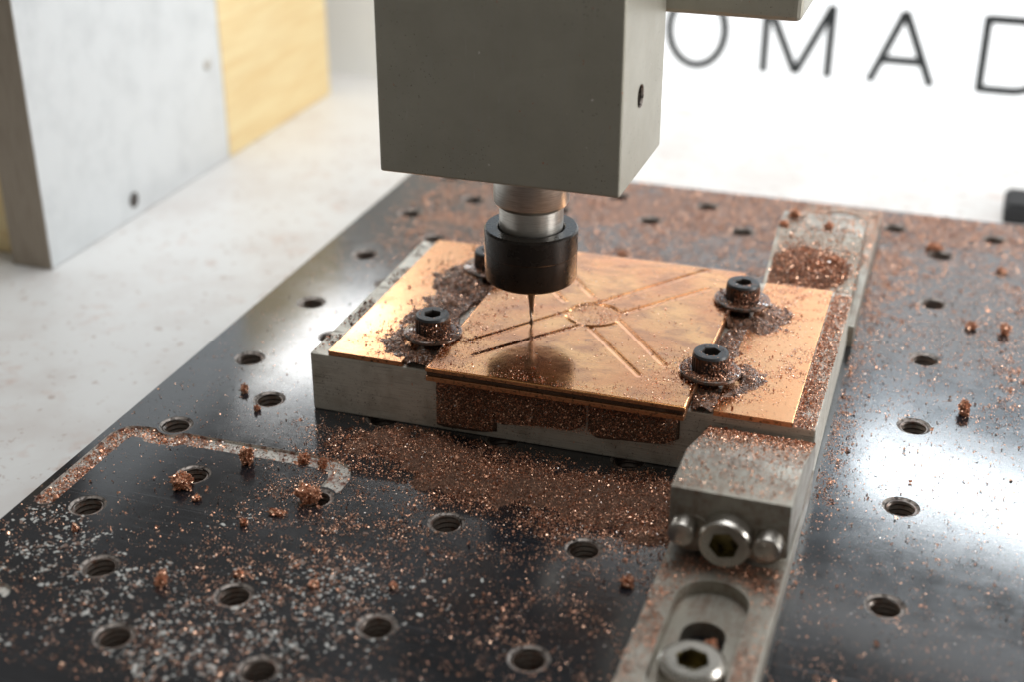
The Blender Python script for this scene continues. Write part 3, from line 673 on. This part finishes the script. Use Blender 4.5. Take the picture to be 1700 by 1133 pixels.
def bed_density(x, y):
    n1 = fbm(x, y, 0.55, 31); n2 = fbm(x, y, 2.2, 37); n3 = vnoise(x, y, 7, 41)
    d = np.zeros_like(x)
    back_ = sst(y, 11.8, 15.5)                                            # behind the block
    d += back_ * 1.9 * (0.30 + 0.9 * sst(y, 14, 20)) * (0.35 + 1.1 * sst(n1, 0.35, 0.6)) * (1 - 0.75 * sst(x, 10.8, 12.4) * (1 - sst(y, 17.5, 20.5)) ) * sst(x + 0.12 * (y - 12), -1.6, 1.2)
    d += 0.55 * np.exp(-((x - 11.15) / 0.28) ** 2) * sst(y, 4.6, 6.5) * (1 - sst(y, 15, 20))      # along the block's right edge
    d += 0.10 * sst(x, 11.2, 12) * sst(y, 8.5, 12) * (0.4 + n2)
    d += 0.55 * np.exp(-((x - 14.2) / 0.9) ** 2 - ((y - 11.4) / 1.3) ** 2) * sst(n2, 0.4, 0.6)
    d += 0.035 * sst(x, 10.9, 11.3)
    frontz = sst(6.2 - y, 0, 1.0) * sst(x, 0.6, 2.2) * (1 - sst(x, 10.9, 11.2))
    d += frontz * (0.13 + 0.45 * sst(n1, 0.42, 0.62) * sst(n2, 0.35, 0.62)) * (0.45 + 0.55 * (1 - sst(np.abs(y - 4.4), 0.8, 3.0)))
    d += 0.55 * np.exp(-((x - 7.6) / 1.9) ** 2 - ((y - 3.7) / 1.0) ** 2) * sst(n2, 0.25, 0.5)
    d += 0.45 * np.exp(-((x - 2.0) / 0.9) ** 2 - ((y - 5.4) / 0.6) ** 2) * sst(n2, 0.3, 0.55)
    d += 0.40 * np.exp(-((x - 3.2) / 1.6) ** 2 - ((y - 2.2) / 1.2) ** 2) * sst(n2, 0.38, 0.6)
    d += 0.08 * sst(2.2 - y, 0, 2.5) * sst(2.5 - x, 0, 2) * (0.3 + n2)
    d += 0.025
    return np.clip(d * (0.2 + 1.7 * n3 ** 1.6), 0, 1)
x, y = scatter(900000, BX0 + 0.05, 15.5, -2.6, BY1 - 0.05, lambda x, y: bed_density(x, y) * (~in_holes(x, y)) * (~blocked(x, y)) * (groove_sdf(x, y) > 0.01), 22)
tag(shards('copper_chips_on_bed', np.stack([x, y, 0 * x], 1), 0.0170, CH, (0.28, 0.38, 0.28, 0.06), seed=5, flat=0.5), kind='stuff')
# coarser crumbs among them
x, y = scatter(9000, BX0 + 0.05, 15.5, -2.6, BY1 - 0.05, lambda x, y: 0.42 * bed_density(x, y) * (~in_holes(x, y)) * (~blocked(x, y)) * (groove_sdf(x, y) > 0.02), 23)
r_ = np.random.default_rng(9); k = np.repeat(np.arange(len(x)), 6)
tag(shards('copper_crumbs_on_bed', np.stack([x[k] + r_.normal(0, 0.017, len(k)), y[k] + r_.normal(0, 0.017, len(k)), np.abs(r_.normal(0, 0.018, len(k)))], 1), 0.028, CH, (0.2, 0.5, 0.28, 0.02), seed=6), kind='stuff')
# dried grey flecks at the front left
def fleck_density(x, y):
    n1 = fbm(x, y, 0.9, 51); n2 = vnoise(x, y, 4, 53)
    d = sst(2.6 - y, 0, 1.6) * (1 - sst(x, 3.2, 6.5)) * sst(n1, 0.42, 0.62) * (0.35 + 0.8 * n2) * (0.4 + 0.6 * sst(x, -2.4, -1.6))
    return np.clip(d, 0, 1)
x, y = scatter(11000, BX0 + 0.05, 7, -2.4, 2.8, lambda x, y: fleck_density(x, y) * (~in_holes(x, y)), 24)
tag(shards('dried_residue_flecks', np.stack([x, y, 0 * x], 1), 0.042, [M['flake'], M['flake_b']], (0.6, 0.4), flat=0.93, seed=7, curl=0.2), kind='stuff')
# chips lying in the groove
x, y = scatter(34000, -2.4, 2.9, 1.2, 4.5, lambda x, y: np.where(groove_sdf(x, y) < -0.02, np.clip(0.85 - 0.7 * sst(x, -1.2, 0.5), 0, 1) * (0.3 + fbm(x, y, 2.5, 61)), 0), 25)
tag(shards('copper_chips_in_groove', np.stack([x, y, 0 * x + GD + 0.004], 1), 0.028, CH, (0.26, 0.38, 0.24, 0.12), seed=8), kind='stuff')

# ---- on the block and the sheets
def zsurf(x, y):
    z = np.full(np.shape(x), 1.255); z = np.where((x > 1.4) & (x < 2.95), 1.362, z); z = np.where((x > 9.02) & (x < 10.45), 1.362, z)
    return np.where((x > CX0) & (x < CX1), CZ + 0.004, z)
def sludge(x, y):
    n1 = fbm(x, y, 3.2, 71); n2 = vnoise(x, y, 8, 73); n3 = vnoise(x, y, 17, 75)
    g = np.zeros_like(x)
    for (cx, cy, rx, ry, a) in ((2.95, 7.0, 0.72, 0.66, 0.24), (2.75, 7.9, 0.55, 0.8, 0.18), (2.75, 9.0, 0.5, 0.8, 0.17), (2.9, 10.2, 0.75, 0.9, 0.27), (3.2, 11.2, 0.6, 0.5, 0.2),
                                (8.95, 7.2, 0.70, 0.62, 0.24), (9.1, 10.4, 0.62, 0.60, 0.28), (9.3, 9.9, 0.5, 0.5, 0.17), (8.85, 8.6, 0.28, 1.2, 0.13), (9.25, 7.4, 0.55, 0.6, 0.2), (8.85, 6.4, 0.25, 0.5, 0.14), (3.28, 6.4, 0.28, 0.5, 0.14)):
        g = np.maximum(g, a * np.exp(-((x - cx) / rx) ** 2 - ((y - cy) / ry) ** 2))
    gap = ((x > 2.95) & (x < CX0)) | ((x > CX1) & (x < 9.02))
    h = g * (0.55 + 0.9 * n1) - 0.085 + 0.07 * (n2 - 0.5) * (g > 0.06) + 0.035 * (n3 - 0.5) * (g > 0.06) + 0.07 * gap * (g > 0.05)
    for sx, sy, _ in spots: r__ = np.hypot(x - sx, y - sy); h = np.where(r__ < 0.60, np.minimum(h, -0.01 + 0.10 * (vnoise(x, y, 3.5, 77) > 0.72) * (r__ > 0.42)), h)
    return h
def sludge_z(x, y):
    b_ = np.where(((x > 2.95) & (x < CX0)) | ((x > CX1) & (x < 9.02)), 1.30, zsurf(x, y)); return np.minimum(b_, 1.54)
tag(heightfield('copper_sludge', 1.6, 4.6, 6.06, 12.0, 0.022, lambda x, y: (sludge(x, y), sludge_z(x, y)), M['sludge'], True), kind='stuff')
tag(heightfield('copper_sludge', 7.6, 10.4, 6.06, 12.0, 0.022, lambda x, y: (sludge(x, y), sludge_z(x, y)), M['sludge'], True), kind='stuff')
x, y = scatter(60000, 1.6, 10.5, 6.05, 12.0, lambda x, y: 0.8 * sst(sludge(x, y), -0.09, 0.04), 26)
tag(shards('copper_chips_in_sludge', np.stack([x, y, sludge_z(x, y) + np.maximum(sludge(x, y), 0) - 0.005], 1), 0.019, CH, (0.36, 0.34, 0.20, 0.10), seed=10, flat=0.45), kind='stuff')
def sheet_density(x, y):
    n1 = fbm(x, y, 1.2, 81); n2 = fbm(x, y, 4, 83); d = np.zeros_like(x)
    d += np.where((x > 10.46) & (x < 10.86), 0.95 * (0.35 + n2), 0)                                  # right strip
    d += np.where((x > 1.05) & (x < 1.39), 0.10 * (0.3 + n2), 0)
    d += np.where((x > 9.0) & (x < 10.46), 0.04 + 1.3 * sst(n1, 0.42, 0.58) * sst(n2, 0.42, 0.6) * sst(y, 6.6, 7.6) + 0.5 * np.exp(-((x - 9.1) / 0.45) ** 2) * n2, 0)
    d += np.where((x > 1.4) & (x < 2.95), 0.02 + 0.35 * sst(x, 2.0, 2.8) * sst(n2, 0.45, 0.6), 0)
    c = (x > CX0) & (x < CX1)
    d += np.where(c, 0.02 + 0.42 * np.exp(-((x - 3.9) / 0.45) ** 2) * (0.3 + n2) + 0.35 * (1 - sst(y, 5.75, 6.3)) * sst(n1, 0.3, 0.55) + 0.55 * np.exp(-((x - 8.2) / 0.45) ** 2 - ((y - 6.9) / 0.8) ** 2) + 0.06 * sst(n2, 0.52, 0.6), 0)
    d += np.where(((x > 2.95) & (x < CX0)) | ((x > CX1) & (x < 9.02)), 0.5 * (0.3 + n2), 0)
    cut = np.full(np.shape(x), 9.0)
    for a, b in lines[:2] + lines[4:]: cut = np.minimum(cut, sdf_seg(x, y, a, b))
    d += np.where(c & (cut < 0.10), 0.45 * sst(n2, 0.3, 0.6), 0) + np.where(np.hypot(x - 6.0, y - 8.98) < 0.5, 0.4, 0)
    return np.clip(d, 0, 1)
x, y = scatter(90000, 1.03, 10.87, 5.70, 12.15, lambda x, y: sheet_density(x, y) * ((y > 6.07) | ((x > CX0) & (x < CX1))), 27)
tag(shards('copper_chips_on_sheets', np.stack([x, y, zsurf(x, y)], 1), 0.016, CH, (0.34, 0.40, 0.20, 0.06), seed=11, flat=0.75), kind='stuff')
x = np.r_[10.45 + 0.42 * r_.uniform(size=0), np.random.default_rng(41).uniform(10.47, 10.86, 11000)]; y = np.random.default_rng(42).uniform(6.1, 12.15, 11000)
k = np.random.default_rng(43).uniform(size=11000) < np.clip(1.5 * fbm(x, y, 3.2, 84) - 0.15 + 0.35 * (x < 10.62), 0, 1); x, y = x[k], y[k]
tag(shards('copper_chips_on_block', np.stack([x, y, 0 * x + 1.257], 1), 0.019, CH, (0.18, 0.34, 0.42, 0.06), seed=19, flat=0.4), kind='stuff')
x, y = scatter(9000, 1.06, 2.9, 6.1, 12.1, lambda x, y: np.where(x < 1.39, 0.75 * sst(fbm(x, y, 2.2, 86), 0.42, 0.62), 0.30 * sst(x, 1.5, 2.7) * sst(fbm(x, y, 3, 87), 0.48, 0.62)), 44)
tag(shards('dark_grit_on_block', np.stack([x, y, zsurf(x, y)], 1), 0.030, [M['chip_c'], M['sludge']], (0.4, 0.6), seed=20, flat=0.4), kind='stuff')
# glitter on the caked front and along the overhang
r_ = np.random.default_rng(12); x = r_.uniform(3.7, 8.42, 26000); zz = r_.uniform(0.2, 1.24, 26000)
k = zz > np.interp(x, [3.7, 4.85, 4.86, 8.44], [0.15, 0.2, 0.5, 0.66]); x, zz = x[k], zz[k]
yf = np.where(x < 4.85, 6.07, np.where(x < 6.68, 6.08, 6.10)); th = np.where(x < 4.85, 0.10, np.where(x < 6.68, 0.24, 0.29)); yy = yf - th * (0.45 + 0.75 * np.clip((1.25 - zz) / 0.75, 0, 1)) * 1.0 - 0.012
x2 = r_.uniform(2.6, 8.5, 900); z2 = 1.2 * r_.uniform(0.05, 1.0, 900) ** 0.8; k = (x2 > 3.6) | (r_.uniform(size=900) < 0.35); x2, z2 = x2[k], z2[k]
x = np.r_[x, x2]; zz = np.r_[zz, z2]; yy = np.r_[yy, 6.03 + (x2 - 1.02) * 0.0087]
tag(shards('copper_chips_on_crust', np.stack([x, yy, zz], 1), 0.016, CH, (0.28, 0.40, 0.26, 0.06), seed=13), kind='stuff')
# washers and screw heads carry chips as well
pts = []
for q, (sx, sy, _) in enumerate(spots):
    n = (900, 1500, 500, 300)[q]; a = r_.uniform(0, 2 * math.pi, n); rr_ = r_.uniform(0.36, 0.56, n); pts.append(np.stack([sx + rr_ * np.cos(a), sy + rr_ * np.sin(a), np.full(n, 1.632)], 1))
    n = 26; a = r_.uniform(0, 2 * math.pi, n); rr_ = r_.uniform(0.18, 0.3, n); pts.append(np.stack([sx + rr_ * np.cos(a), sy + rr_ * np.sin(a), np.full(n, 1.985)], 1))
    n = (420, 320, 520, 100)[q]; a = r_.uniform(-1.9, 0.6, n); pts.append(np.stack([sx + 0.348 * np.cos(a), sy + 0.348 * np.sin(a), r_.uniform(1.63, 1.86, n)], 1))
tag(shards('copper_chips_on_screws', np.concatenate(pts), 0.019, CH, (0.24, 0.38, 0.34, 0.04), seed=14, flat=0.3), kind='stuff')
# clamps: dust on both jaws and bars
def jaw_z(t):           # t: distance from the block along the jaw top
    return np.where(t < 2.1, 1.04 + (1.76 - 1.04) * t / 2.1, 1.757)
x = r_.uniform(9.0, 10.9, 9000); t_ = np.minimum(np.where(r_.uniform(size=9000) < 0.7, r_.exponential(0.40, 9000), r_.uniform(0, 3.2, 9000)), 3.2); y = 6.0 - t_
tag(shards('copper_chips_on_clamp', np.concatenate([np.stack([x, y, jaw_z(t_)], 1)]), 0.021, CH, (0.28, 0.42, 0.24, 0.06), seed=15, flat=0.2), kind='stuff')
x, y = scatter(22000, 9.0, 10.88, -1.1, 2.75, lambda x, y: 0.08 + 0.75 * sst(fbm(x, y, 1.6, 91), 0.4, 0.7), 28); k = (sdf_seg(x, y, (9.95, 1.58), (9.95, -0.3)) > 0.6); x, y = x[k], y[k]
tag(shards('copper_chips_on_bar', np.stack([x, y, 0 * x + 0.503], 1), 0.018, [M['chip_b'], M['chip_c'], M['flake_b']], (0.35, 0.4, 0.25), seed=16, flat=0.5), kind='stuff')
def rear_h(x, t): return 0.17 * np.exp(-((x - 9.45) / 0.55) ** 2 - ((t - 0.75) / 0.75) ** 2) + 0.12 * np.exp(-((x - 10.2) / 0.5) ** 2 - ((t - 0.9) / 0.6) ** 2)
x, t_ = scatter(30000, 8.95, 10.88, 0.02, 3.25, lambda x, t: np.clip(0.06 + 3.4 * rear_h(x, t), 0, 1), 29)
r2 = np.random.default_rng(31)
tag(shards('copper_chips_on_rear_clamp', np.stack([x, 12.26 + t_, jaw_z(t_) + rear_h(x, t_) * r2.uniform(0, 1, len(x)) ** 0.7], 1), 0.028, CH, (0.28, 0.44, 0.24, 0.04), seed=17), kind='stuff')
x, y = scatter(9000, 8.95, 10.9, 15.6, 19.4, lambda x, y: 0.35 + 0.5 * fbm(x, y, 2, 97), 33); k = sdf_seg(x, y, (9.95, 16.7), (9.95, 18.5)) > 0.6
tag(shards('copper_chips_on_rear_bar', np.stack([x[k], y[k], 0 * x[k] + 0.503], 1), 0.026, CH, (0.25, 0.45, 0.26, 0.04), seed=18, flat=0.4), kind='stuff')
tag(heightfield('dust_heap_on_rear_clamp', 8.95, 10.85, 12.27, 14.6, 0.04, lambda x, y: (rear_h(x, y - 12.26) * (0.6 + 0.8 * fbm(x, y, 4, 95)) - 0.05, jaw_z(y - 12.26)), M['dust'], False), kind='stuff')

# ---- countable clumps of swarf
def clump(x, y, z, sx, sy, sz, label, seed):
    r = np.random.default_rng(seed); bm = bmesh.new(); bmesh.ops.create_icosphere(bm, subdivisions=3, radius=1.0)
    off = Vector((seed * 3.7, seed * 1.3, 0))
    for v in bm.verts:
        d = v.co.normalized(); q = 0.70 + 0.55 * mnoise.noise(d * 1.7 + off) + 0.35 * mnoise.noise(d * 4.5 + off)
        v.co = Vector((d.x * sx * q, d.y * sy * q, max(d.z * q, -0.55) * sz * 0.9 + sz * 0.52))
    core = [v.co.copy() for v in bm.verts]; me = bm_mesh('copper_clump', bm); me.materials.append(M['clump'])
    o = link('copper_clump', me, [M['clump']], None, (x, y, z)); tag(o, label, 'chip clump', 'clumps of copper swarf')
    n = int(min(1800, 200 + 11000 * (sx * sy + sx * sz)))
    c = np.array([list(core[i]) for i in r.integers(0, len(core), n)]) * r.uniform(0.92, 1.05, (n, 1)); c[:, 2] = np.maximum(c[:, 2], 0.01) - 0.012
    s = shards('shavings', c, 0.025, CH, (0.42, 0.42, 0.14, 0.02), seed=seed + 50, parent=o); s['kind'] = 'stuff'
    return o
clumps = [
    (0.03, 2.62, 0, .21, .22, .27, 'large copper clump beside the threaded hole below the milled groove'),
    (0.76, 3.72, 0, .12, .15, .36, 'tall narrow copper clump standing at the edge of the milled groove'),
    (2.42, 2.92, 0, .24, .24, .30, 'largest copper clump, half covering a threaded hole at the end of the groove'),
    (1.72, 4.15, GD, .11, .11, .2, 'left of two small clumps lying in the bright milled groove'),
    (2.12, 4.12, GD, .09, .10, .22, 'right of two small clumps lying in the bright milled groove'),
    (-0.62, 6.2, 0, .08, .09, .17, 'small clump standing on the clean left side of the bed, left of the block'),
    (-0.02, 5.6, 0, .06, .07, .09, 'tiny crumb at the rim of the hole left of the block corner'),
    (-1.0, 0.78, 0, .055, .06, .1, 'tiny reddish crumb just below the leftmost threaded hole'),
    (1.22, -0.08, 0, .09, .14, .22, 'narrow copper clump among the grey flecks in the left foreground'),
    (2.34, 0.47, 0, .09, .07, .14, 'copper clump at the upper rim of a foreground threaded hole'),
    (1.68, 1.85, 0, .07, .06, .12, 'small dark crumb below the large clump in the left foreground'),
    (8.45, 2.28, 0, .13, .12, .17, 'reddish clump on the bed just left of the front clamp bar'),
    (13.4, 9.92, 0, .12, .13, .30, 'upright egg shaped clump casting a shadow on the clean right side of the bed'),
    (13.37, 14.1, 0, .13, .11, .16, 'flat clump on the right of the bed, left one of a pair'),
    (14.1, 14.05, 0, .13, .12, .25, 'round clump on the right of the bed, right one of a pair'),
    (12.3, 18.62, 0, .2, .16, .2, 'blurred copper clump at the rim of a hole at the far right'),
    (13.98, 17.6, 0, .13, .1, .12, 'small blurred clump near the far right edge of the bed'),
    (4.92, 15.6, 0, .12, .12, .2, 'blurred brown clump on the bed behind the copper sheets'),
    (3.62, 0.62, 0, .08, .07, .1, 'small crumb in the middle foreground above a threaded hole'),
    (2.08, 2.34, 0, .17, .08, .08, 'flat copper crumb pile below the largest clump'),
    (0.5, 2.3, 0, .07, .07, .08, 'small crumb touching the lower right of the large clump by the hole'),
    (4.86, 1.0, 0, .07, .06, .09, 'small crumb in the centre foreground among loose chips'),
    (9.12, 15.2, 1.757, .14, .12, .2, 'clump on the left corner of the rear clamp top'),
    (8.98, 14.55, 1.757, .12, .1, .12, 'small clump on the left edge of the rear clamp'),
    (9.98, 14.7, 1.757, .1, .09, .13, 'small clump alone in the middle of the rear clamp top'),
    (10.3, 13.4, 1.42, .22, .14, .2, 'wide copper clump on the sloping right part of the rear clamp'),
    (10.08, 1.05, 0.02, .11, .1, .2, 'bright clump lying down inside the slot of the front clamp bar'),
]
for q, (x, y, z, a, b_, c_, lb) in enumerate(clumps): clump(x, y, z, a * 1.15, b_ * 1.15, c_ * 0.78, lb, 100 + q)
